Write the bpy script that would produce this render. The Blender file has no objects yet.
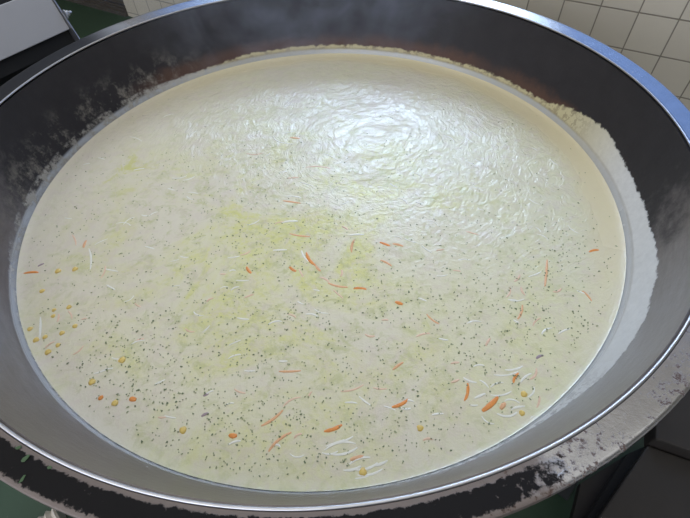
import bpy, bmesh, math, random
from mathutils import Vector, Matrix, noise as mnoise
random.seed(7)
PI = math.pi
sc = bpy.context.scene
COL = sc.collection
# ------------------------------------------------------------------ camera
S = 0.6                                   # soup radius in metres
RIMZ = 0.67
SZ = RIMZ - 0.2693*S                      # soup level
F = 450.0
yaw, pitch, roll = 0.0583, 0.8695, -0.039
fw = Vector((math.sin(yaw)*math.cos(pitch), math.cos(yaw)*math.cos(pitch), -math.sin(pitch)))
r0 = Vector((math.cos(yaw), -math.sin(yaw), 0)); u0v = r0.cross(fw)
cr, sr = math.cos(roll), math.sin(roll)
RT = cr*r0 + sr*u0v; UP = -sr*r0 + cr*u0v
CAM = Vector((0, -1.2451*S, SZ+1.0588*S))
cd = bpy.data.cameras.new('camera'); cam = bpy.data.objects.new('camera', cd); COL.objects.link(cam)
cam.matrix_world = Matrix(((RT.x, UP.x, -fw.x, CAM.x), (RT.y, UP.y, -fw.y, CAM.y), (RT.z, UP.z, -fw.z, CAM.z), (0, 0, 0, 1)))
cd.sensor_fit = 'HORIZONTAL'; cd.sensor_width = 36; cd.lens = F/690*36; cd.clip_start = 0.02
sc.camera = cam

def ray(px, py): return (fw + RT*((px-345)/F) - UP*((py-259)/F)).normalized()
def at_z(px, py, z):
    d = ray(px, py); return CAM + d*((z-CAM.z)/d.z)
def at_plane(px, py, p, n):
    d = ray(px, py); return CAM + d*((p-CAM).dot(n)/d.dot(n))
# room frame: u to the right along the tiled wall, v towards it
PHI = 0.6263
T = Vector((math.cos(PHI), -math.sin(PHI), 0)); N = Vector((math.sin(PHI), math.cos(PHI), 0))
D = 1.5496*1.2
def room(u, v, z): return Vector((CAM.x, CAM.y, 0)) + T*u + N*v + Vector((0, 0, z))

# ------------------------------------------------------------------ objects
def link(name, me, parent=None, mat=None):
    o = bpy.data.objects.new(name, me); COL.objects.link(o)
    if parent: o.parent = parent
    if mat and me: me.materials.append(mat)
    return o
def tag(o, label=None, cat=None, group=None, kind=None):
    if label: o['label'] = label
    if cat: o['category'] = cat
    if group: o['group'] = group
    if kind: o['kind'] = kind
    return o
def thing(name, label, cat, loc=(0, 0, 0), group=None):
    o = bpy.data.objects.new(name, None); COL.objects.link(o); o.location = loc; o.empty_display_size = .05
    return tag(o, label, cat, group)
def bm_obj(name, bm, parent=None, mat=None, smooth=True, bevel=0):
    me = bpy.data.meshes.new(name)
    bmesh.ops.recalc_face_normals(bm, faces=bm.faces[:])
    bm.to_mesh(me); bm.free()
    if smooth:
        for p in me.polygons: p.use_smooth = True
        me.set_sharp_from_angle(angle=math.radians(40))
    o = link(name, me, parent, mat)
    if bevel:
        m = o.modifiers.new('bevel', 'BEVEL'); m.width = bevel; m.segments = 2; m.limit_method = 'ANGLE'
    return o
def box(bm, lo, hi, f=None):
    vs = []
    for z in (lo[2], hi[2]):
        for x, y in ((lo[0], lo[1]), (hi[0], lo[1]), (hi[0], hi[1]), (lo[0], hi[1])):
            p = Vector((x, y, z)); vs.append(bm.verts.new(f(p) if f else p))
    for q in ((3, 2, 1, 0), (4, 5, 6, 7), (0, 1, 5, 4), (1, 2, 6, 5), (2, 3, 7, 6), (3, 0, 4, 7)): bm.faces.new([vs[i] for i in q])
def prism(bm, pts, ext):
    a = [bm.verts.new(p) for p in pts]; b = [bm.verts.new(Vector(p)+ext) for p in pts]
    n = len(a); bm.faces.new(a); bm.faces.new(b[::-1])
    for i in range(n): bm.faces.new((a[i], a[(i+1) % n], b[(i+1) % n], b[i]))
def lathe(bm, prof, seg=256, closed=False):
    rings = []
    for (r, z) in prof:
        if r < 1e-6: rings.append([bm.verts.new((0, 0, z))])
        else: rings.append([bm.verts.new((r*math.cos(2*PI*i/seg), r*math.sin(2*PI*i/seg), z)) for i in range(seg)])
    pairs = list(zip(rings[:-1], rings[1:]))
    if closed: pairs.append((rings[-1], rings[0]))
    for a, b in pairs:
        for i in range(seg):
            j = (i+1) % seg
            if len(a) == 1 and len(b) == 1: continue
            if len(a) == 1: bm.faces.new((a[0], b[i], b[j]))
            elif len(b) == 1: bm.faces.new((a[i], b[0], a[j]))
            else: bm.faces.new((a[i], b[i], b[j], a[j]))
def tube(bm, pts, rads, seg=8, flat=1.0):
    """swept round (or flattened) section along pts"""
    rings = []
    for i, p in enumerate(pts):
        t = (pts[min(i+1, len(pts)-1)] - pts[max(i-1, 0)]).normalized()
        s = t.cross(Vector((0, 0, 1)))
        s = s.normalized() if s.length > 1e-4 else Vector((1, 0, 0))
        n = s.cross(t)
        rings.append([bm.verts.new(p + s*rads[i]*math.cos(2*PI*k/seg) + n*rads[i]*flat*math.sin(2*PI*k/seg)) for k in range(seg)])
    for a, b in zip(rings[:-1], rings[1:]):
        for k in range(seg): bm.faces.new((a[k], b[k], b[(k+1) % seg], a[(k+1) % seg]))
    bm.faces.new(rings[0][::-1]); bm.faces.new(rings[-1])

# ------------------------------------------------------------------ material helper
class G:
    def __init__(s, name):
        s.m = bpy.data.materials.new(name); s.m.use_nodes = True; s.t = s.m.node_tree; s.t.nodes.clear()
        s.out = s.n('ShaderNodeOutputMaterial')
        s.co = s.n('ShaderNodeTexCoord').outputs['Object']
    def n(s, typ, **kw):
        q = s.t.nodes.new(typ)
        for k, v in kw.items(): setattr(q, k, v)
        return q
    def put(s, sock, v):
        if isinstance(v, bpy.types.NodeSocket): s.t.links.new(v, sock)
        elif isinstance(v, tuple) and len(v) == 3 and sock.type == 'RGBA': sock.default_value = (*v, 1)
        else: sock.default_value = v
    def math(s, op, a, b=None, c=None, clamp=False):
        q = s.n('ShaderNodeMath', operation=op, use_clamp=clamp); s.put(q.inputs[0], a)
        if b is not None: s.put(q.inputs[1], b)
        if c is not None: s.put(q.inputs[2], c)
        return q.outputs[0]
    def mul(s, *a):
        r = a[0]
        for b in a[1:]: r = s.math('MULTIPLY', r, b)
        return r
    def add(s, a, b): return s.math('ADD', a, b)
    def inv(s, a): return s.math('SUBTRACT', 1.0, a)
    def maxi(s, a, b): return s.math('MAXIMUM', a, b)
    def step(s, v, a, b, lo=0.0, hi=1.0):
        q = s.n('ShaderNodeMapRange', interpolation_type='SMOOTHSTEP'); s.put(q.inputs[0], v)
        q.inputs[1].default_value = a; q.inputs[2].default_value = b; q.inputs[3].default_value = lo; q.inputs[4].default_value = hi
        return q.outputs[0]
    def noise(s, vec, scale, detail=4, rough=.55, dist=0.0):
        q = s.n('ShaderNodeTexNoise'); s.put(q.inputs['Vector'], vec); q.inputs['Scale'].default_value = scale
        q.inputs['Detail'].default_value = detail; q.inputs['Roughness'].default_value = rough; q.inputs['Distortion'].default_value = dist
        return q.outputs['Fac']
    def xyz(s, v):
        q = s.n('ShaderNodeSeparateXYZ'); s.put(q.inputs[0], v); return q.outputs
    def vec(s, x, y, z):
        q = s.n('ShaderNodeCombineXYZ')
        for i, v in enumerate((x, y, z)): s.put(q.inputs[i], v)
        return q.outputs[0]
    def mapv(s, v, loc=(0, 0, 0), scale=(1, 1, 1), rot=(0, 0, 0)):
        q = s.n('ShaderNodeMapping'); s.put(q.inputs[0], v); q.inputs[1].default_value = loc; q.inputs[2].default_value = rot; q.inputs[3].default_value = scale
        return q.outputs[0]
    def mix(s, f, a, b):
        q = s.n('ShaderNodeMix', data_type='RGBA'); s.put(q.inputs[0], f); s.put(q.inputs[6], a); s.put(q.inputs[7], b)
        return q.outputs[2]
    def fmix(s, f, a, b):
        q = s.n('ShaderNodeMix', data_type='FLOAT'); s.put(q.inputs[0], f); s.put(q.inputs[2], a); s.put(q.inputs[3], b)
        return q.outputs[0]
    def bump(s, h, strength, dist):
        q = s.n('ShaderNodeBump'); s.put(q.inputs['Strength'], strength); q.inputs['Distance'].default_value = dist; s.put(q.inputs['Height'], h)
        return q.outputs[0]
    def polar(s):
        x, y, z = s.xyz(s.co)
        r = s.math('SQRT', s.add(s.mul(x, x), s.mul(y, y)))
        return s.math('DIVIDE', x, r), s.math('DIVIDE', y, r), z, r
    def arc(s, cx, cy, deg, half, soft):
        d = s.add(s.mul(cx, math.cos(math.radians(deg))), s.mul(cy, math.sin(math.radians(deg))))
        return s.step(d, math.cos(math.radians(min(180, half+soft))), math.cos(math.radians(max(0, half-soft))))
    def bsdf(s, color, rough=.5, metal=0.0, normal=None, spec=.5, coat=0, sss=0, **kw):
        q = s.n('ShaderNodeBsdfPrincipled')
        s.put(q.inputs['Base Color'], color); s.put(q.inputs['Roughness'], rough); s.put(q.inputs['Metallic'], metal)
        s.put(q.inputs['Specular IOR Level'], spec)
        if coat: q.inputs['Coat Weight'].default_value = coat; q.inputs['Coat Roughness'].default_value = .12
        if sss: q.inputs['Subsurface Weight'].default_value = sss; q.inputs['Subsurface Radius'].default_value = (1, .8, .5); q.inputs['Subsurface Scale'].default_value = .004
        if normal is not None: s.put(q.inputs['Normal'], normal)
        s.t.links.new(q.outputs[0], s.out.inputs['Surface'])
        return s.m

def simple(name, color, rough=.5, metal=0.0, var=.15, scale=12, bumpd=0.0, **kw):
    g = G(name); n = g.noise(g.co, scale)
    c = g.mix(n, tuple(v*(1-var) for v in color), tuple(min(1, v*(1+var)) for v in color))
    nm = g.bump(g.noise(g.co, scale*6), .4, bumpd) if bumpd else None
    return g.bsdf(c, rough, metal, nm, **kw)

# ---- soup
def soup_mat():
    g = G('cream_soup'); x, y, z = g.xyz(g.co)
    r = g.math('SQRT', g.add(g.mul(x, x), g.mul(y, y)))
    # base: cream drifting to a pinker cream on the left
    tone = g.noise(g.co, 3.2, 5, .6, .6)
    left = g.step(x, -.15, -.55)
    c = g.mix(g.step(tone, .35, .65), (.70, .675, .47), (.695, .655, .51))
    c = g.mix(g.mul(left, .6), c, (.70, .63, .52))
    # yellow-green butter and herb oil patches
    pn = g.noise(g.mapv(g.co, (.3, .11, 0)), 5.0, 7, .68, .9)
    d1 = g.math('SQRT', g.add(g.math('POWER', g.add(x, .06), 2.0), g.math('POWER', g.add(y, .17), 2.0)))
    zone = g.step(d1, .62, .18)
    patch = g.mul(g.step(pn, .41, .60), zone)
    brk = g.noise(g.co, 55, 5, .7, .4)
    c = g.mix(g.mul(patch, g.step(brk, .3, .66, .35, 1.0)), c, (.655, .645, .25))
    fine = g.step(g.noise(g.co, 34, 5, .7, .5), .48, .68)
    c = g.mix(g.mul(fine, g.add(g.mul(zone, .50), .22)), c, (.49, .50, .24))
    oliv = g.mul(g.step(g.noise(g.mapv(g.co, (2.1, .7, 0)), 14, 5, .65, .8), .48, .62),
                 g.step(g.math('SQRT', g.add(g.math('POWER', g.add(x, .43), 2.0), g.math('POWER', g.add(y, -.10), 2.0))), .11, .02))
    c = g.mix(g.mul(oliv, .8), c, (.60, .58, .18))
    pk = g.step(g.noise(g.mapv(g.co, (5, 2, 0)), 38, 5, .7, .6), .46, .64)
    c = g.mix(g.mul(pk, .38), c, (.66, .57, .50))
    # smooth buttery ring along the far and right wall
    cx, cy = g.math('DIVIDE', x, r), g.math('DIVIDE', y, r)
    ring = g.mul(g.step(g.add(r, g.mul(g.noise(g.co, 7, 3), .05)), .545, .595), g.arc(cx, cy, 52, 85, 25))
    c = g.mix(g.mul(ring, .85), c, (.70, .62, .40))
    # skin wrinkles swirling round a point in the far right half
    sx, sy = g.add(x, -.14), g.add(y, -.12)
    rr = g.math('SQRT', g.add(g.mul(sx, sx), g.add(g.mul(sy, sy), 1e-4)))
    ca, sa = g.math('DIVIDE', sx, rr), g.math('DIVIDE', sy, rr)
    wob = g.mul(g.noise(g.co, 5, 4), .24)
    v = g.vec(g.mul(g.add(rr, wob), 62.0), g.mul(sx, 20.0), g.mul(sy, 20.0))
    wr = g.noise(v, 1.0, 5, .62, .7)
    v2 = g.vec(g.mul(g.add(rr, wob), 150.0), g.mul(sx, 55.0), g.mul(sy, 55.0))
    wr2 = g.noise(v2, 1.0, 3, .6, .5)
    where = g.mul(g.step(g.add(g.mul(x, .55), y), -.22, .12), g.inv(ring))
    h = g.add(g.mul(wr, 1.0), g.mul(wr2, .35))
    h = g.mul(h, g.add(g.mul(where, .9), .12))
    lumps = g.noise(g.co, 85, 4, .6)
    h = g.add(h, g.mul(lumps, .34))
    skin = g.mul(g.step(wr, .50, .68), where)
    c = g.mix(g.mul(skin, .14), c, (.78, .76, .70))
    nm = g.bump(h, .8, .0034)
    return g.bsdf(c, g.fmix(ring, .19, .30), 0.0, nm, spec=.55)

# ---- kettle
def rim_mat():
    g = G('stained_rim_steel'); cx, cy, z, r = g.polar()
    rr = g.math('DIVIDE', g.add(r, -.651), .036)           # 0 inner lip .. 1 outer edge
    n1 = g.noise(g.co, 34, 6, .7); n2 = g.noise(g.co, 130, 5, .7); n3 = g.noise(g.mapv(g.co, (3, 1, 0)), 12, 4, .6)
    steel = g.mix(n1, (.36, .36, .372), (.53, .53, .54))
    # baked-on burnt food along the near edge
    burn_arc = g.arc(cx, cy, 242, 45, 6)
    band = g.mul(g.step(rr, .10, .30), g.step(rr, 1.0, .72))
    k = g.add(g.mul(burn_arc, band), g.add(g.mul(g.add(n1, -.5), .8), g.mul(g.add(n2, -.5), 2.0)))
    black = g.step(k, .36, .70)
    brown = g.mul(g.step(g.add(burn_arc, g.mul(g.add(n1, -.5), 1.2)), .30, .75), .85)
    # rust freckles on the right
    fre = g.mul(g.step(g.add(n2, g.mul(g.add(n3, -.5), .6)), .56, .67), g.arc(cx, cy, 302, 24, 10))
    # greasy dark film on the left
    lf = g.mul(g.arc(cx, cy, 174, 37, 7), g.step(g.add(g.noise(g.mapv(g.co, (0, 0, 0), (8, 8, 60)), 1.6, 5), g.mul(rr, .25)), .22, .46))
    c = g.mix(brown, steel, (.145, .108, .088))
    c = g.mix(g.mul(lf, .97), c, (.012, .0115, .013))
    c = g.mix(g.mul(fre, .9), c, (.085, .05, .038))
    c = g.mix(black, c, (.011, .010, .010))
    dirt = g.maxi(g.maxi(g.mul(brown, .75), black), g.maxi(g.mul(fre, .9), lf))
    rough = g.fmix(dirt, g.fmix(n2, .15, .26), .62)
    h = g.add(g.mul(n2, .5), g.mul(black, .8))
    return g.bsdf(c, rough, g.fmix(dirt, 1.0, .02), g.bump(h, .35, .0012), spec=g.fmix(dirt, .5, .12))

def lip_mat():
    g = G('worn_lip_steel'); cx, cy, z, r = g.polar()
    n = g.noise(g.co, 60, 5, .65)
    st = g.mul(g.arc(cx, cy, 70, 75, 15), .35)
    c = g.mix(n, (.50, .50, .52), (.68, .68, .70))
    c = g.mix(g.mul(st, n), c, (.20, .16, .12))
    return g.bsdf(c, .30, 1.0)

def bowl_mat():
    g = G('scorched_bowl_iron'); cx, cy, z, r = g.polar()
    h = g.add(z, -SZ)                                       # height above the soup line
    n0 = g.noise(g.co, 5, 4, .6); n1 = g.noise(g.co, 22, 6, .68); n2 = g.noise(g.co, 75, 6, .72)
    st = g.noise(g.mapv(g.co, (0, 0, 0), (1, 1, 5)), 26, 5, .65)
    # scoured grey metal on the near and right side
    c = g.mix(st, (.160, .140, .138), (.270, .248, .248))
    # near-black tone over the far side and the left
    far_dark = g.arc(cx, cy, 79, 105, 24)
    sk = g.step(g.add(far_dark, g.mul(g.add(n1, -.5), .9)), .25, .75)
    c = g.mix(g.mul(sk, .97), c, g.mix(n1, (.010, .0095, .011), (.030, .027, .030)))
    # reddish scorch line just above the crust
    line = g.mul(g.step(g.add(h, g.mul(g.add(n1, -.5), .05)), .058, .030), g.maxi(g.arc(cx, cy, 88, 48, 10), g.arc(cx, cy, 15, 20, 10)))
    c = g.mix(g.mul(line, .8), c, (.105, .055, .038))
    # dried cream crust
    a_right = g.arc(cx, cy, -22, 34, 12); a_far = g.arc(cx, cy, 62, 58, 14); a_left = g.arc(cx, cy, 163, 32, 14); a_near = g.arc(cx, cy, 305, 26, 14)
    top = g.add(g.add(g.mul(a_right, .046), g.mul(a_far, .020)), g.add(g.mul(a_left, .024), g.mul(a_near, .018)))
    top = g.add(top, .004)
    hn = g.add(h, g.add(g.mul(g.add(n1, -.5), .020), g.mul(g.add(n2, -.5), .016)))
    cr_ = g.step(g.math('SUBTRACT', top, hn), -.001, .004)
    gap = g.mul(g.step(h, .019, .009), g.maxi(a_far, g.mul(a_right, .75)))     # greyer wet strip between crust and soup
    holes = g.step(n2, .62, .48)
    holes = g.mul(holes, g.fmix(a_left, 1.0, g.step(n1, .40, .56)))
    holes = g.maxi(holes, g.maxi(a_right, g.mul(a_far, .6)))
    crust = g.mul(cr_, holes, g.inv(g.mul(gap, .72)))
    ccol = g.mix(a_far, g.mix(n2, (.50, .50, .49), (.74, .74, .72)), g.mix(n2, (.42, .37, .20), (.66, .60, .38)))
    ccol = g.mix(a_left, ccol, g.mix(n2, (.24, .23, .215), (.52, .50, .44)))
    # splashes higher up on the left
    spl = g.mul(g.step(g.add(n1, g.mul(n2, .5)), .72, .98), g.arc(cx, cy, 158, 30, 12), g.step(h, .11, .03))
    c = g.mix(g.mul(spl, .62), c, (.36, .33, .28))
    wetc = g.mul(g.step(g.add(h, g.mul(n1, .004)), .019, .012), .85)
    c = g.mix(wetc, c, (.50, .53, .57))
    c = g.mix(crust, c, ccol)
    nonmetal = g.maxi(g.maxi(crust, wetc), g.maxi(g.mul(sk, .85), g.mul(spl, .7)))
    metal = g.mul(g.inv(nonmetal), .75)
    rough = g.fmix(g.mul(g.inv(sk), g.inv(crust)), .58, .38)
    rough = g.fmix(wetc, rough, .22)
    hb = g.add(g.mul(crust, .8), g.add(g.mul(n2, .35), g.mul(st, .15)))
    return g.bsdf(c, rough, metal, g.bump(hb, .5, .003), spec=.35)

M = {}
M['soup'] = soup_mat(); M['rim'] = rim_mat(); M['bowl'] = bowl_mat(); M['lip'] = lip_mat()
M['jacket'] = simple('dark_stove_iron', (.05, .05, .052), .55, .4)
M['carrot0'] = simple('bright_carrot', (.78, .29, .065), .35, 0, .2, 300, .0006)
M['carrot1'] = simple('soft_carrot', (.76, .43, .23), .35, 0, .18, 300, .0006)
M['carrot2'] = simple('creamy_carrot', (.75, .54, .39), .35, 0, .12, 300, .0006)
M['corn'] = simple('sweet_corn', (.74, .54, .15), .3, 0, .15, 300)
M['onion'] = simple('pale_onion', (.80, .79, .70), .13, 0, .06, 200, .0004)
M['herb'] = simple('parsley_green', (.15, .195, .095), .5, 0, .4, 400)
M['herb2'] = simple('bright_parsley', (.05, .10, .04), .5, 0, .3, 400)
M['herb3'] = simple('creamed_parsley', (.32, .35, .19), .5, 0, .3, 400)
M['violet'] = simple('purple_onion_skin', (.33, .25, .27), .4, 0, .2, 200)
M['panel'] = simple('painted_grey_panel', (.46, .46, .47), .5, 0, .06, 9)
M['plate'] = simple('steel_edge_plate', (.42, .42, .44), .35, .9, .1, 30)
M['black'] = simple('black_shade', (.007, .007, .0075), .8, 0, .2, 20)  # near-black that paints shade into the machine recess and bench gap
M['bolt'] = simple('zinc_bolt', (.62, .65, .70), .3, .8, .1, 60)
M['bench'] = simple('grimy_steel_bench', (.026, .022, .019), .6, .2, .35, 9, .001)
M['hose'] = simple('ribbed_pale_hose', (.55, .50, .42), .5, 0, .1, 40)
M['plaster'] = simple('pale_plaster', (.66, .64, .60), .8, 0, .05, 4)
M['frame'] = simple('aluminium_sash', (.55, .56, .58), .35, .8, .06, 20)
M['door'] = simple('dark_brown_door', (.085, .075, .065), .55, 0, .3, 12)

def tile_mat():
    g = G('beige_wall_tiles'); x, y, z = g.xyz(g.co)
    P = .12
    v = g.vec(g.add(x, .1099+P*60), g.add(z, -.50386+P*40), 0.0)
    b = g.n('ShaderNodeTexBrick', offset=0.0, squash=1.0); g.put(b.inputs['Vector'], v)
    b.inputs['Scale'].default_value = 1.0; b.inputs['Brick Width'].default_value = P; b.inputs['Row Height'].default_value = P
    b.inputs['Mortar Size'].default_value = .0026; b.inputs['Mortar Smooth'].default_value = .35
    g.put(b.inputs['Color1'], (.74, .68, .57)); g.put(b.inputs['Color2'], (.68, .62, .52)); g.put(b.inputs['Mortar'], (.22, .19, .15))
    n = g.noise(g.co, 30, 5, .65)
    c = g.mix(g.mul(n, .35), b.outputs['Color'], (.62, .57, .48))
    return g.bsdf(c, g.fmix(b.outputs['Fac'], .32, .8), 0, g.bump(g.inv(b.outputs['Fac']), .5, .002))
def floor_mat():
    g = G('green_painted_floor')
    n = g.noise(g.co, 7, 6, .65); n2 = g.noise(g.co, 60, 5, .7)
    c = g.mix(n, (.022, .05, .026), (.036, .07, .04))
    c = g.mix(g.step(n2, .66, .76), c, (.13, .15, .12))
    return g.bsdf(c, .55, 0, g.bump(n2, .2, .002))
M['tile'] = tile_mat(); M['floor'] = floor_mat()

# ------------------------------------------------------------------ room shell
def shell(name, boxes, mat):
    """boxes in room coordinates relative to the wall's own frame (x along T, y along N)"""
    bm = bmesh.new()
    for lo, hi in boxes: box(bm, lo, hi)
    o = bm_obj(name, bm, None, mat, smooth=False)
    o.location = (CAM.x, CAM.y, 0); o.rotation_euler = (0, 0, -PHI)
    o['kind'] = 'structure'; return o
U0, U1, V0, ZC = -4.6, 2.3, -2.4, 2.7
WX0, WX1, WZ0, WZ1 = -2.45, .75, .93, 1.95        # window opening
DX0, DX1, DZ = -3.9, -2.73, 2.0                   # doorway
shell('floor', [((U0-.15, V0-.15, -.1), (U1+.15, D+.6, 0))], M['floor'])
shell('ceiling', [((U0-.15, V0-.15, ZC), (U1+.15, D+.15, ZC+.1))], M['plaster'])
# tile joints are measured in the wall's own frame, with y = 0 on its face
wb = shell('wall_back', [((U0, 0, 0), (DX0, .12, ZC)), ((DX0, 0, DZ), (DX1, .12, ZC)), ((DX1, 0, 0), (WX0, .12, ZC)),
                         ((WX0, 0, 0), (WX1, .12, WZ0)), ((WX0, 0, WZ1), (WX1, .12, ZC)), ((WX1, 0, 0), (U1, .12, ZC))], M['tile'])
wb.location = room(0, D, 0)
shell('wall_left', [((U0-.12, V0, 0), (U0, D+.12, ZC))], M['plaster'])
shell('wall_right', [((U1, V0, 0), (U1+.12, D+.12, ZC))], M['plaster'])
FX0, FX1, FZ0, FZ1 = -2.6, 1.4, 1.0, 2.2  # opening added behind the camera for the fill light
shell('wall_front', [((U0-.12, V0-.12, 0), (FX0, V0, ZC)), ((FX1, V0-.12, 0), (U1+.12, V0, ZC)), ((FX0, V0-.12, 0), (FX1, V0, FZ0)), ((FX0, V0-.12, FZ1), (FX1, V0, ZC))], M['plaster'])
# window: frame with mullions and sill
win = tag(link('window_1', None), kind='structure')
bm = bmesh.new(); fy0, fy1, ft = .03, .075, .04
box(bm, (WX0, fy0, WZ0), (WX1, fy1, WZ0+ft)); box(bm, (WX0, fy0, WZ1-ft), (WX1, fy1, WZ1))
for i in range(4):
    xx = WX0 + (WX1-WX0-ft)*i/3
    box(bm, (xx, fy0, WZ0+ft), (xx+ft, fy1, WZ1-ft))
wf = bm_obj('window_frame', bm, win, M['frame'], smooth=False)
bm = bmesh.new(); box(bm, (WX0-.03, -.03, WZ0-.02), (WX1+.03, .03, WZ0)); wsl = bm_obj('window_sill', bm, win, M['frame'], smooth=False)
win.location = room(0, D, 0); win.rotation_euler = (0, 0, -PHI)
# doorway with a dark sliding door, its grooved track and a dim step
dr = tag(link('door_1', None), kind='structure')
bm = bmesh.new()
box(bm, (DX0, .075, .02), (DX1, .11, DZ)); bm_obj('door_panel', bm, dr, M['door'], smooth=False)
bm = bmesh.new()
box(bm, (DX0, -.02, 0), (DX1, .12, .012))
for yy in (-.015, .02, .055): box(bm, (DX0, yy, .012), (DX1, yy+.012, .02))
bm_obj('door_track', bm, dr, M['door'], smooth=False)
dr.location = room(0, D, 0); dr.rotation_euler = (0, 0, -PHI)

# ------------------------------------------------------------------ kettle
kettle = thing('cooking_kettle', 'giant round iron cooking kettle with a wide stained steel rim, full of soup', 'cooking kettle')
def wall_r(z):                                           # inner wall radius at height z
    t = (z-SZ)/(RIMZ-.006-SZ); return .6 + (.6465-.6)*t + .0035*math.sin(PI*min(max(t, 0), 1))
prof = []
for i in range(0, 25):                                   # rounded bottom
    a = PI/2*i/24; prof.append((.585*math.sin(a), .15+.30*(1-math.cos(a))))
prof += [(.593, .48)] + [(wall_r(SZ+(RIMZ-.006-SZ)*i/14), SZ+(RIMZ-.006-SZ)*i/14) for i in range(15)]
outer = [(r+.012, z-(.012 if r < .55 else .002)) for r, z in prof[::-1]]
outer[-1] = (0, outer[-1][1])
bm = bmesh.new(); lathe(bm, prof+outer, 288)
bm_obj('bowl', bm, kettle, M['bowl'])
# rolled inner lip
bm = bmesh.new(); c0 = (.6508, RIMZ-.0017); rr_ = .0019
lathe(bm, [(c0[0]+rr_*math.cos(a), c0[1]+rr_*math.sin(a)) for a in [2*PI*i/16 for i in range(16)]], 288, closed=True)
bm_obj('lip', bm, kettle, M['lip'])
# flat flange with a turned-down edge
RO = .6873
bm = bmesh.new()
fl = [(.6535, RIMZ-.001), (.662, RIMZ+.0003), (.672, RIMZ+.0018), (.681, RIMZ+.0034), (.6848, RIMZ+.0036), (.6866, RIMZ+.0024), (RO, RIMZ-.0002), (RO, RIMZ-.012), (.684, RIMZ-.0135), (.682, RIMZ-.012), (.6815, RIMZ-.002), (.670, RIMZ-.004), (.6535, RIMZ-.006)]
lathe(bm, fl, 288, closed=True)
bm_obj('rim', bm, kettle, M['rim'])
# stove jacket under the bowl and its legs
bm = bmesh.new(); lathe(bm, [(.58, .0), (.60, .0), (.622, .06), (.630, .42), (.632, .50), (.616, .50), (.612, .42), (.605, .07), (.58, .06)], 128, closed=True)
bm_obj('stove_jacket', bm, kettle, M['jacket'])
for deg in (-46, 44, 134, 224):
    a = math.radians(deg); d = Vector((math.cos(a), math.sin(a), 0)); s = Vector((-math.sin(a), math.cos(a), 0))
    bm = bmesh.new()
    prism(bm, [d*.634+s*-.03+Vector((0, 0, .50)), d*.660+s*-.03+Vector((0, 0, .50)), d*.74+s*-.03+Vector((0, 0, .0)), d*.634+s*-.03], s*.06)
    bm_obj('support_leg', bm, kettle, M['jacket'], smooth=False, bevel=.004)

# ------------------------------------------------------------------ soup
bm = bmesh.new()
rs = [0]+[.598*i/40 for i in range(1, 41)]
def surf(r): return SZ + .0009*max(0, (r-.594)/.004)**2      # meniscus against the wall
lathe(bm, [(r, surf(r)) for r in rs]+[(.5997, SZ+.0019), (.5985, SZ-.002), (.585, SZ-.02), (.57, SZ-.05), (.0, SZ-.05)], 288)
soup = bm_obj('soup', bm, None, M['soup'])
tag(soup, 'creamy pale yellow vegetable soup filling the giant kettle', 'soup')

# ------------------------------------------------------------------ bits in the soup
def soup_pt(px, py): return at_z(px, py, SZ)
def strip(name, px, py, L, ang, mat, w=.0042, bend=.12, flat=.55, n=9, taper=.55):
    """shred lying on the soup: centre pixel, length in pixels, image angle (deg, up = positive)"""
    dx, dy = math.cos(math.radians(ang))*L/2, -math.sin(math.radians(ang))*L/2
    a, b = soup_pt(px-dx, py-dy), soup_pt(px+dx, py+dy)
    mid = (a+b)/2; ax = (b-a); ln = ax.length; ax.normalize(); sd = Vector((-ax.y, ax.x, 0))
    pts, rad = [], []
    for i in range(n):
        t = i/(n-1)*2-1
        pts.append(ax*(t*ln/2) + sd*(bend*ln*(1-t*t)) + Vector((0, 0, -w*flat*.12)))
        rad.append(w/2*(1-(1-taper)*abs(t)**2.5)*(1+random.uniform(-.08, .08)))
    bm = bmesh.new(); tube(bm, pts, rad, 8, flat)
    o = bm_obj(name, bm, None, mat); o.location = (mid.x, mid.y, SZ); return o

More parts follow.
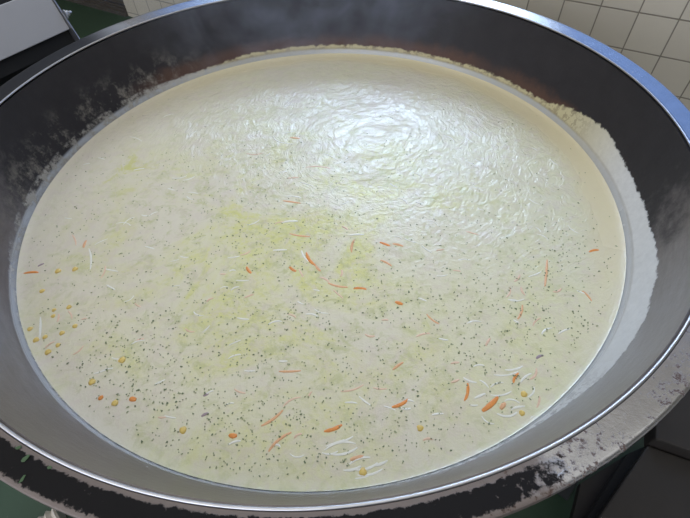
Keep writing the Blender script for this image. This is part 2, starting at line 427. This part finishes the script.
CG = 'pale carrot shreds in the soup'
PALE = 'small pale orange carrot shred among many floating in the soup'
named = [  # px, py, L, ang, mat, width, label
 (490, 404, 21, 42, 0, .0085, 'thick bright orange carrot piece, the largest, near the lower right soup edge'),
 (466, 392, 18, 80, 0, .0050, 'upright slim orange carrot shred left of the thick carrot piece at lower right'),
 (516, 378, 11, 62, 0, .0048, 'short orange carrot shred above the thick carrot piece, towards the right wall'),
 (503, 406, 8, 55, 1, .0075, 'stubby soft orange carrot bit touching the right of the thick carrot piece'),
 (546, 273, 27, 85, 1, .0048, 'long bent carrot shred standing upright in the right part of the soup'),
 (594, 251, 10, 12, 0, .0055, 'orange carrot bit nearest the right-hand soup edge'),
 (587, 296, 14, -48, 1, .0042, 'carrot shred slanting down to the right below the bit nearest the right edge'),
 (400, 403, 18, 26, 0, .0058, 'bright carrot sliver slanting up right, in the near right of the soup middle'),
 (333, 428, 19, 20, 0, .0062, 'bright carrot sliver just above the pile of pale strands by the near edge'),
 (357, 458, 14, 14, 1, .0062, 'soft orange carrot piece lying among the pale strands by the near edge'),
 (272, 418, 27, 36, 1, .0050, 'long slanting carrot shred left of the pale strands at the near side'),
 (280, 442, 30, 40, 1, .0048, 'longest slanting carrot shred, closest to the near soup edge'),
 (290, 371, 22, 2, 1, .0045, 'thin level carrot shred in the near middle of the soup'),
 (233, 435, 8, -5, 0, .0080, 'bright carrot nub alone near the near left soup edge'),
 (133, 399, 7, -10, 0, .0085, 'bright red orange carrot nub, the right one of a pair at the near left'),
 (101, 398, 6, 40, 0, .0075, 'bright red orange carrot nub, the left one of a pair at the near left'),
 (31, 273, 15, 4, 0, .0060, 'vivid red orange carrot strip closest to the left soup edge'),
 (85, 244, 8, 70, 1, .0060, 'carrot bit at the top of the upright glossy white strand on the left'),
 (311, 259, 16, -55, 0, .0062, 'bright carrot shred slanting steeply down right in the middle of the soup'),
 (318, 268, 8, -50, 1, .0055, 'short carrot bit just under the steep bright shred in the middle'),
 (293, 269, 8, -35, 0, .0060, 'short bright carrot bit left of the steep bright shred in the middle'),
 (360, 289, 13, -3, 0, .0055, 'bright level carrot sliver below the middle of the soup'),
 (338, 285, 20, -12, 1, .0050, 'longer carrot shred end to end with the bright level sliver below the middle'),
 (292, 202, 18, -8, 1, .0050, 'level carrot shred above the middle, under a glossy white strand'),
 (300, 235, 21, -8, 1, .0044, 'thin carrot shred tilted slightly down right, left of the middle'),
 (385, 244, 11, -20, 0, .0062, 'orange carrot bit, the left of two side by side right of the middle'),
 (398, 245, 11, -14, 1, .0056, 'orange carrot bit, the right of two side by side right of the middle'),
 (386, 263, 13, -28, 1, .0050, 'carrot sliver slanting down right below the two side by side bits'),
 (399, 303, 8, -20, 0, .0070, 'round bright orange carrot bit right of the bright level sliver'),
 (353, 246, 13, 78, 1, .0056, 'short upright carrot shred near the very middle of the soup'),
 (249, 270, 8, -55, 0, .0060, 'bright carrot bit alone left of the middle of the soup'),
 (318, 168, 25, -3, 2, .0040, 'long level pale carrot shred at the left border of the window glare'),
 (295, 138, 10, -6, 1, .0055, 'carrot bit farthest from the viewer, at the left of the window glare'),
 (433, 319, 16, -38, 1, .0038, 'thin carrot shred slanting down right in the right middle of the soup'),
 (520, 312, 15, 72, 1, .0046, 'upright carrot shred under the long bent one on the right'),
 (398, 366, 13, 36, 1, .0048, 'carrot shred slanting up right above the bright sliver in the near right'),
]
for px, py, L, ang, m, w, lab in named:
    o = strip('carrot_shred', px, py, L, ang, M['carrot%d' % m], w, random.uniform(-.1, .1), flat=.5 if w < .007 else .7)
    tag(o, lab, 'carrot')
pale = [(245, 253, 11, 22), (301, 273, 9, -60), (341, 273, 7, 85), (345, 228, 7, -30), (280, 223, 11, 10), (325, 281, 13, -35), (338, 294, 13, -40), (423, 335, 14, 14), (292, 316, 9, -25),
 (249, 296, 10, 20), (293, 178, 12, 4), (457, 271, 8, -8), (385, 320, 7, 0), (508, 292, 11, 70), (523, 291, 9, -65), (517, 278, 9, 50), (537, 322, 11, 45), (557, 290, 9, 20), (488, 342, 9, 60),
 (472, 233, 13, -15), (533, 374, 13, 58), (538, 402, 13, 75), (292, 402, 20, 28), (352, 388, 24, 16), (380, 388, 14, -4), (428, 440, 10, 5), (298, 436, 9, 30), (455, 363, 9, 8), (240, 391, 12, -20),
 (162, 417, 8, 0), (78, 350, 14, 40), (74, 240, 11, -70), (70, 315, 9, -65), (103, 272, 13, 70), (58, 318, 8, 80), (138, 305, 7, -30), (223, 274, 6, 0), (255, 153, 17, 3), (84, 319, 6, 10), (50, 345, 12, 35),
 (140, 340, 9, 15), (190, 330, 10, -20), (455, 381, 9, 20), (440, 250, 8, 10), (210, 300, 8, 30), (370, 335, 10, -10), (310, 395, 8, 60)]
for px, py, L, ang in pale:
    o = strip('carrot_shred', px, py, L, ang, M['carrot2'], random.uniform(.0032, .0046), random.uniform(-.16, .16))
    tag(o, PALE, 'carrot', CG)

# corn kernels
def kernel(px, py, size):
    bm = bmesh.new(); bmesh.ops.create_icosphere(bm, subdivisions=2, radius=1)
    p = soup_pt(px, py); a = random.uniform(0, 2*PI)
    for v in bm.verts:
        k = 1 - .28*max(0, v.co.x)                        # tapering towards the tip
        v.co = Vector((v.co.x*size*1.15, v.co.y*size*k, v.co.z*size*.55*k))
        if v.co.x < -size*.8: v.co.x = -size*.8 - (v.co.x+size*.8)*.2
    o = bm_obj('corn_kernel', bm, None, M['corn']); o.location = (p.x, p.y, SZ-size*.1); o.rotation_euler = (0, 0, a); return o
corn_named = [(524, 394, .0052, 'yellow corn kernel closest to the right soup edge, right of the thick carrot piece'),
 (522, 413, .0046, 'yellow corn kernel just below the other one by the right soup edge'),
 (363, 472, .0056, 'yellow corn kernel among the pale strands at the near soup edge'),
 (420, 428, .0050, 'yellow corn kernel alone between near edge and bright carrot sliver'),
 (58, 271, .0062, 'yellow corn kernel right of the vivid carrot strip at the left edge'),
 (75, 269, .0058, 'yellow corn kernel left of the upright glossy white strand'),
 (122, 360, .0062, 'yellow corn kernel above the pair of carrot nubs at the near left'),
 (92, 382, .0058, 'yellow corn kernel just above the left carrot nub of the pair'),
 (115, 403, .0056, 'yellow corn kernel between the two carrot nubs at the near left'),
 (183, 430, .0056, 'yellow corn kernel left of the lone bright carrot nub')]
for px, py, s, lab in corn_named: tag(kernel(px, py, s), lab, 'corn kernel')
for px, py in ((42, 291), (54, 310), (69, 307), (53, 316), (30, 329), (45, 337), (36, 340), (62, 333), (75, 326), (48, 352), (58, 345)):
    tag(kernel(px, py, random.uniform(.0040, .0056)), 'small yellow corn kernel in the cluster along the left soup edge', 'corn kernel', 'corn kernels along the left soup edge')

# onion and cabbage strands
strand_named = [(89.5, 259, 21, 94, .0042, 'glossy white strand standing upright in the left part of the soup'),
 (280, 250, 14, 2, .0046, 'short level white strand left of the steep bright carrot shred'),
 (290, 222, 16, 5, .0050, 'glossy white strand above the thin tilted carrot shred'),
 (305, 256, 13, -58, .0042, 'white strand lying along the left of the steep bright carrot shred'),
 (357, 235, 14, 3, .0050, 'white strand just above the short upright carrot shred in the middle'),
 (293, 197, 17, -6, .0044, 'white strand lying along the top of the level carrot shred'),
 (365, 401, 15, -38, .0036, 'white curved strand left of the bright sliver in the near right'),
 (283, 361, 9, 0, .0046, 'short white strand above the thin level carrot shred in the near middle'),
 (40, 328, 22, 88, .0046, 'upright pale strand in the corn cluster by the left edge')]
for px, py, L, ang, w, lab in strand_named: tag(strip('onion_strand', px, py, L, ang, M['onion'], w, random.uniform(-.08, .08), .6), lab, 'onion strand')
for px, py, L, ang in ((340, 447, 32, 12), (345, 451, 26, 16), (335, 443, 20, 20), (360, 461, 22, 18), (366, 466, 24, 16), (370, 472, 26, 14), (373, 479, 24, 10), (362, 477, 16, 12), (380, 463, 16, 20), (345, 440, 18, 24), (330, 452, 16, 6), (352, 468, 18, 14)):
    tag(strip('onion_strand', px, py, L, ang, M['onion'], random.uniform(.0030, .0044), random.uniform(-.15, .15), .6), 'pale onion strand in the pile of strands by the near soup edge', 'onion strand', 'strands piled by the near soup edge')
for px, py, L, ang in ((479, 366, 11, 5), (514, 368, 18, 12), (506, 373, 25, 8), (526, 378, 14, 40), (501, 393, 21, 10), (488, 420, 15, -32), (507, 413, 20, 4), (533, 419, 13, 38), (474, 405, 8, 0), (484, 384, 12, -40), (497, 385, 14, 20), (512, 402, 15, -8), (518, 408, 14, 14), (480, 396, 12, 25), (531, 392, 12, 60), (470, 380, 14, -20)):
    tag(strip('onion_strand', px, py, L, ang, M['onion'], random.uniform(.0030, .0044), random.uniform(-.2, .2), .6), 'pale onion strand tangled round the thick carrot piece at lower right', 'onion strand', 'strands round the thick carrot piece')
def in_soup(px, py, lim=.56):
    p = soup_pt(px, py); return math.hypot(p.x, p.y) < lim
k = 0
while k < 110:
    px, py = random.uniform(30, 610), random.uniform(100, 480)
    if not in_soup(px, py): continue
    if 300 < px < 400 and py > 425 or 455 < px and py > 350 or px < 95 and 225 < py < 360: continue
    if abs(px-300) < 30 and 190 < py < 275: continue
    sw = -20 - (px-345)*.08 if py < 260 and px > 380 else random.uniform(-25, 35)
    o = strip('onion_strand', px, py, random.uniform(6, 15), sw+random.uniform(-12, 12), M['onion'], random.uniform(.0026, .0042), random.uniform(-.2, .2), .5)
    tag(o, 'small pale onion strand floating loose in the open soup', 'onion strand', 'loose onion strands in the soup'); k += 1

# purple scraps
for px, py, L, lab in ((41, 265, 7, 'dark purple scrap beside the vivid carrot strip at the left edge'), (205, 415, 8, 'faint purple scrap in the near left soup, the larger and nearer'), (206, 395, 6, 'faint purple scrap in the near left soup, the smaller and farther'), (540, 357, 8, 'faint purple scrap near the lower right soup edge')):
    tag(strip('onion_skin_scrap', px, py, L, 25, M['violet'], .005, .1, .3), lab, 'onion skin')

# parsley
def leaf_mesh(seed, size):
    rnd = random.Random(seed); bm = bmesh.new(); n = 7
    top, bot = [], []
    for i in range(n):
        a = 2*PI*i/n; r = size*rnd.uniform(.55, 1.15)*(1 if i % 2 else .8)
        p = Vector((r*math.cos(a)*1.25, r*math.sin(a)*.8, rnd.uniform(0, .25)*size))
        bot.append(bm.verts.new(p)); top.append(bm.verts.new(p+Vector((0, 0, size*.28))))
    bm.faces.new(top); bm.faces.new(bot[::-1])
    for i in range(n): bm.faces.new((bot[i], bot[(i+1) % n], top[(i+1) % n], top[i]))
    return bm
protos = []
for i in range(9):
    o = bm_obj('parsley_fleck', leaf_mesh(i, .0017), None, M[('herb', 'herb', 'herb3')[i % 3]], smooth=False)
    tag(o, 'tiny green parsley fleck floating on the cream soup', 'parsley', 'parsley flecks on the soup'); protos.append(o)
clumps = [(250, 240, 90), (290, 300, 100), (170, 370, 80), (130, 340, 60), (360, 320, 90), (270, 390, 90), (420, 280, 70), (400, 410, 80), (535, 300, 75), (510, 330, 70), (300, 200, 80), (560, 250, 55), (130, 230, 90), (250, 440, 70), (210, 170, 90), (150, 385, 70)]
def fleck_spot():
    while True:
        if random.random() < .5:
            cx_, cy_, s_ = random.choice(clumps); px, py = random.gauss(cx_, s_*.6), random.gauss(cy_, s_*.45)
        else: px, py = random.uniform(25, 615), random.uniform(85, 485)
        if in_soup(px, py, .585) and not (py < 150 and random.random() < .5): return soup_pt(px, py)
spots = sorted((fleck_spot() for _ in range(3000)), key=lambda p: p.y)
big = spots[:]; random.Random(3).shuffle(big); near = big[:300]
nearset = set(id(p) for p in near)
for i, p in enumerate(near):
    o = protos[i] if i < 9 else protos[i % 9].copy()
    if i >= 9: COL.objects.link(o)
    s_ = random.uniform(.9, 1.35)
    o.location = (p.x, p.y, SZ+.0003); o.rotation_euler = (0, 0, random.uniform(0, 6.28)); o.scale = (s_, s_, 1)
bmA = bmesh.new(); bmB = bmesh.new()
for j, p in enumerate(big):
    if id(p) in nearset: continue
    lb = leaf_mesh(random.randrange(9999), .00150*random.uniform(.6, 1.1)); me = bpy.data.meshes.new('tmp')
    lb.transform(Matrix.Translation((p.x, p.y, SZ+.0003)) @ Matrix.Rotation(random.uniform(0, 6.28), 4, 'Z')); lb.to_mesh(me); lb.free()
    (bmA if j % 2 else bmB).from_mesh(me); bpy.data.meshes.remove(me)
nA = len(bmA.faces); me = bpy.data.meshes.new('t2'); bmB.to_mesh(me); bmB.free(); bmA.from_mesh(me); bpy.data.meshes.remove(me)
bmA.faces.ensure_lookup_table()
for f in bmA.faces[nA:]: f.material_index = 1
sp = bm_obj('parsley_specks', bmA, None, M['herb'], smooth=False); sp.data.materials.append(M['herb3'])
tag(sp, 'fine scatter of the smallest green parsley specks all over the soup', 'parsley', None, 'stuff')

# parsley leaves stuck to the near left rim
for px, py, sz, ang, lab in ((18, 447, .0040, .3, 'green parsley scrap highest up on the burnt near left rim'), (25, 459, .0056, .6, 'largest green parsley scrap on the burnt near left rim'),
                             (49, 467, .0036, 0, 'dull green parsley scrap by the inner lip of the near left rim'), (23, 480, .0042, 1.1, 'green parsley scrap by the outer edge of the near left rim')):
    p = at_z(px, py, RIMZ+.002); rr2 = math.hypot(p.x, p.y)
    zz = RIMZ + .0003 + .0036*min(1, max(0, (rr2-.655)/.03))
    o = bm_obj('parsley_leaf', leaf_mesh(int(px), sz), None, M['herb2'], smooth=False); o.location = (p.x, p.y, zz); o.rotation_euler = (0, 0, ang); o.scale = (1, .7, .35)
    tag(o, lab, 'parsley')
# specks stuck on the inner wall
def on_wall(px, py):
    d = ray(px, py); t = .2
    prev = None
    while t < 3:
        p = CAM+d*t; g_ = math.hypot(p.x, p.y)-wall_r(p.z)
        if p.z < RIMZ-.005 and prev is not None and prev > 0 >= g_: return p
        prev = g_; t += .0005
for i, (px, py) in enumerate(((57, 428), (52, 453), (68, 454), (97, 447), (8, 414), (112, 450), (344, 505))):
    p = on_wall(px, py)
    if not p: continue
    nrm = Vector((-p.x, -p.y, .3*math.hypot(p.x, p.y))).normalized()
    o = bm_obj('parsley_fleck', leaf_mesh(50+i, .0026), None, M['herb'], smooth=False)
    o.rotation_mode = 'QUATERNION'; o.rotation_quaternion = nrm.to_track_quat('Z', 'Y'); o.location = p+nrm*.0006
    tag(o, 'dark parsley speck stuck on the grey near wall inside the kettle', 'parsley', 'specks on the near kettle wall')

# ------------------------------------------------------------------ machine at the upper left
P0 = at_z(70, 29, .55)                                    # lower far corner of its sloped panel
def endp(px, py): return at_plane(px, py, P0, N)
Pt, Pb = endp(45, -12), endp(80.5, 42)
sl = (P0-Pt).normalized()
machine = thing('cooking_machine_cover', 'grey sloping machine cover with a dark recess, behind the kettle on the left', 'machine', (P0.x, P0.y, 0))
off = Vector((P0.x, P0.y, 0))
def rel(p): return Vector(p)-off
LEN = 1.0
tn = N.cross(sl).normalized()
if tn.z < 0: tn = -tn
bm = bmesh.new()
prism(bm, [rel(Pt), rel(P0), rel(P0-N*LEN), rel(Pt-N*LEN)], -tn*.012)
bm_obj('panel', bm, machine, M['panel'], smooth=False, bevel=.002)
low = Vector((0, 0, -1))
backT = -T
for s_ in (0, 1):
    base = -N*(LEN+.012)*s_ + N*.001
    bm = bmesh.new()
    q = [rel(Pt)+tn*.002, rel(Pb)+tn*.002, Vector((rel(Pb).x, rel(Pb).y, .0)), Vector((rel(Pt+backT*.15).x, rel(Pt+backT*.15).y, .0)), rel(Pt+backT*.15)]
    prism(bm, [p+base for p in q], N*.0035)
    bm_obj('side_plate', bm, machine, M['plate'] if s_ == 0 else M['black'], smooth=False)
bm = bmesh.new(); q0 = rel(P0)+backT*.10; q1 = rel(Pt)+backT*.14
prism(bm, [Vector((q0.x, q0.y, 0)), q0+Vector((0, 0, -.02)), q1+Vector((0, 0, -.02)), Vector((q1.x, q1.y, 0))], -N*(LEN-.002))
bm_obj('body', bm, machine, M['black'], smooth=False)
bm = bmesh.new(); q0 = rel(P0)+tn*-.02
prism(bm, [rel(P0)-tn*.014, rel(Pb)-tn*.03, rel(Pb)-tn*.036, rel(P0)-tn*.02], -N*(LEN-.002))
bm_obj('recess', bm, machine, M['black'], smooth=False)  # near-black sheet painting the shade below the panel
# bolt through the end plate
bp = rel(endp(65, 15))-tn*.012
bm = bmesh.new()
def cyl(bm, c, ax, r, L, seg):
    e = ax.orthogonal().normalized(); f_ = ax.cross(e)
    prism(bm, [c+(e*math.cos(2*PI*i/seg)+f_*math.sin(2*PI*i/seg))*r for i in range(seg)], ax*L)
cyl(bm, bp+N*.007, N, .013, .003, 20); cyl(bm, bp+N*.010, N, .009, .009, 6); cyl(bm, bp+N*.019, N, .005, .010, 12)
bm_obj('bolt', bm, machine, M['bolt'], smooth=False)

# ------------------------------------------------------------------ dark steel bench at the lower right
bz = .25
A = at_z(648, 445, bz); B = at_z(690, 460, bz); Cc = at_z(597, 519, bz)
dB = (B-A).normalized(); dC = (Cc-A).normalized()
bench = thing('steel_bench', 'low dark steel bench with a raised back, under the right of the kettle rim', 'bench', (A.x, A.y, 0))
def rb(p): return Vector((p.x-A.x, p.y-A.y, p.z))
bm = bmesh.new(); prism(bm, [rb(A), rb(A+dB*.6), rb(A+dB*.6+dC*.5), rb(A+dC*.5)], Vector((0, 0, -.02)))
bm_obj('bench_top', bm, bench, M['bench'], smooth=False, bevel=.003)
up = Vector((0, 0, 1)); perp = Vector((-dB.y, dB.x, 0)); perp = perp if perp.dot(dC) < 0 else -perp
bm = bmesh.new(); a0 = rb(A)+perp*.002-up*.02; prism(bm, [a0, a0+dB*.6, a0+dB*.6+up*.05, a0+up*.05], perp*.18)
bm_obj('raised_back', bm, bench, M['bench'], smooth=False, bevel=.004)
for nm_, pp_, z_ in (('lower_shelf', ((581, 483), (626, 455), (586, 520), (572, 520)), .14), ('gap_shade', ((627, 454), (647, 445.5), (596.5, 519.5), (586, 520)), .20)):  # second slab is near-black, standing in for the shaded floor gap
    bm = bmesh.new(); prism(bm, [rb(at_z(x_, y_, z_)) for x_, y_ in pp_], Vector((0, 0, -.02)))
    bm_obj(nm_, bm, bench, M['bench'] if z_ < .15 else M['black'], smooth=False)
for i, j in ((.04, .04), (.55, .04), (.04, .45), (.55, .45)):
    p = rb(A+dB*i+dC*j); bm = bmesh.new(); box(bm, (p.x-.015, p.y-.015, 0), (p.x+.015, p.y+.015, bz-.02)); bm_obj('leg', bm, bench, M['bench'], smooth=False)

# ------------------------------------------------------------------ ribbed hose end at the lower left
p = at_z(60, 513, .03); bm = bmesh.new()
d = (at_z(52, 519, .03)-p).normalized()
pts, rad = [], []
for i in range(41):
    pts.append(Vector((0, 0, .0))+d*(.004*i)); rad.append(.021+.0035*math.sin(i*PI/2*1.0))
tube(bm, pts, rad, 20)
ho = bm_obj('ribbed_hose', bm, None, M['hose']); ho.location = (p.x, p.y, .0255)
tag(ho, 'short pale ribbed hose lying on the green floor under the near left rim', 'hose')

# ------------------------------------------------------------------ steam
g = G('rising_steam'); x, y, z = g.xyz(g.co)
fall = g.step(g.math('SQRT', g.add(g.mul(x, x), g.add(g.mul(y, y), g.mul(z, z)))), 1.0, .35)
wis = g.step(g.noise(g.mapv(g.co, (0, 0, 0), (1.6, 1.0, .8)), 2.6, 5, .6, 1.2), .38, .72)
q = g.n('ShaderNodeVolumePrincipled'); q.inputs['Color'].default_value = (.93, .94, .98, 1); q.inputs['Anisotropy'].default_value = .2
g.put(q.inputs['Density'], g.mul(fall, wis, 2.3)); g.t.links.new(q.outputs[0], g.out.inputs['Volume'])
bm = bmesh.new(); bmesh.ops.create_icosphere(bm, subdivisions=4, radius=1.0)
stm = bm_obj('steam', bm, None, g.m); stm.location = (.0, .33, .75); stm.scale = (.48, .2, .2)
tag(stm, 'thin white steam drifting in front of the dark far wall of the kettle', 'steam', None, 'stuff')

# ------------------------------------------------------------------ light
w = bpy.data.worlds.new('sky'); sc.world = w; w.use_nodes = True; t = w.node_tree; t.nodes.clear()
out = t.nodes.new('ShaderNodeOutputWorld'); bg = t.nodes.new('ShaderNodeBackground'); tc = t.nodes.new('ShaderNodeTexCoord')
def wn(typ, **kw):
    n_ = t.nodes.new(typ)
    for k_, v_ in kw.items(): setattr(n_, k_, v_)
    return n_
# bright cloud bank low over the horizon behind the tiled wall, blue around it
az, el = math.radians(9.5), math.radians(34.5)
cdir = (math.sin(az)*math.cos(el), math.cos(az)*math.cos(el), math.sin(el))
dt = wn('ShaderNodeVectorMath', operation='DOT_PRODUCT'); t.links.new(tc.outputs['Generated'], dt.inputs[0]); dt.inputs[1].default_value = cdir
nz = wn('ShaderNodeTexNoise'); t.links.new(tc.outputs['Generated'], nz.inputs['Vector']); nz.inputs['Scale'].default_value = 5; nz.inputs['Detail'].default_value = 6
ad = wn('ShaderNodeMath', operation='MULTIPLY_ADD'); t.links.new(nz.outputs['Fac'], ad.inputs[0]); ad.inputs[1].default_value = .08; t.links.new(dt.outputs['Value'], ad.inputs[2])
mr = wn('ShaderNodeMapRange', interpolation_type='SMOOTHSTEP'); t.links.new(ad.outputs[0], mr.inputs[0])
mr.inputs[1].default_value = math.cos(math.radians(12.5))+.04; mr.inputs[2].default_value = math.cos(math.radians(4))+.04
mx = wn('ShaderNodeMix', data_type='RGBA'); t.links.new(mr.outputs[0], mx.inputs[0])
mx.inputs[6].default_value = (.30, .50, 1.05, 1); mx.inputs[7].default_value = (10.0, 13.0, 18.0, 1)
t.links.new(mx.outputs[2], bg.inputs[0]); bg.inputs[1].default_value = 1.0; t.links.new(bg.outputs[0], out.inputs[0])
# daylight portal in the window
pl = bpy.data.lights.new('window_daylight', 'AREA'); pl.shape = 'RECTANGLE'; pl.size = WX1-WX0; pl.size_y = WZ1-WZ0; pl.cycles.is_portal = True
po = bpy.data.objects.new('window_daylight', pl); COL.objects.link(po); po.location = room((WX0+WX1)/2, D+.1, (WZ0+WZ1)/2)
po.rotation_euler = (-N).to_track_quat('-Z', 'Y').to_euler()
fl_ = bpy.data.lights.new('added_front_fill', 'AREA'); fl_.shape = 'RECTANGLE'; fl_.size = FX1-FX0; fl_.size_y = FZ1-FZ0; fl_.energy = 48; fl_.color = (.97, .98, 1)  # fill light added behind the camera to brighten the tiled wall
fo = bpy.data.objects.new('added_front_fill', fl_); COL.objects.link(fo); fo.location = room((FX0+FX1)/2, V0-.05, (FZ0+FZ1)/2); fo.rotation_euler = N.to_track_quat('-Z', 'Y').to_euler()
# broad unseen fill light added below the ceiling
cl = bpy.data.lights.new('added_ceiling_fill', 'AREA'); cl.shape = 'RECTANGLE'; cl.size = 4.2; cl.size_y = 3.9; cl.energy = 41; cl.color = (.985, .97, .935)
co = bpy.data.objects.new('added_ceiling_fill', cl); COL.objects.link(co); co.location = room(-.9, -.2, ZC-.02); co.rotation_euler = (0, 0, -PHI)

# ------------------------------------------------------------------ output settings
sc.view_settings.view_transform = 'Standard'; sc.view_settings.look = 'None'; sc.view_settings.gamma = 1; sc.view_settings.use_curve_mapping = False
sc.view_settings.exposure = 0.0
sc.cycles.volume_max_steps = 64
sc.cycles.max_bounces = 8
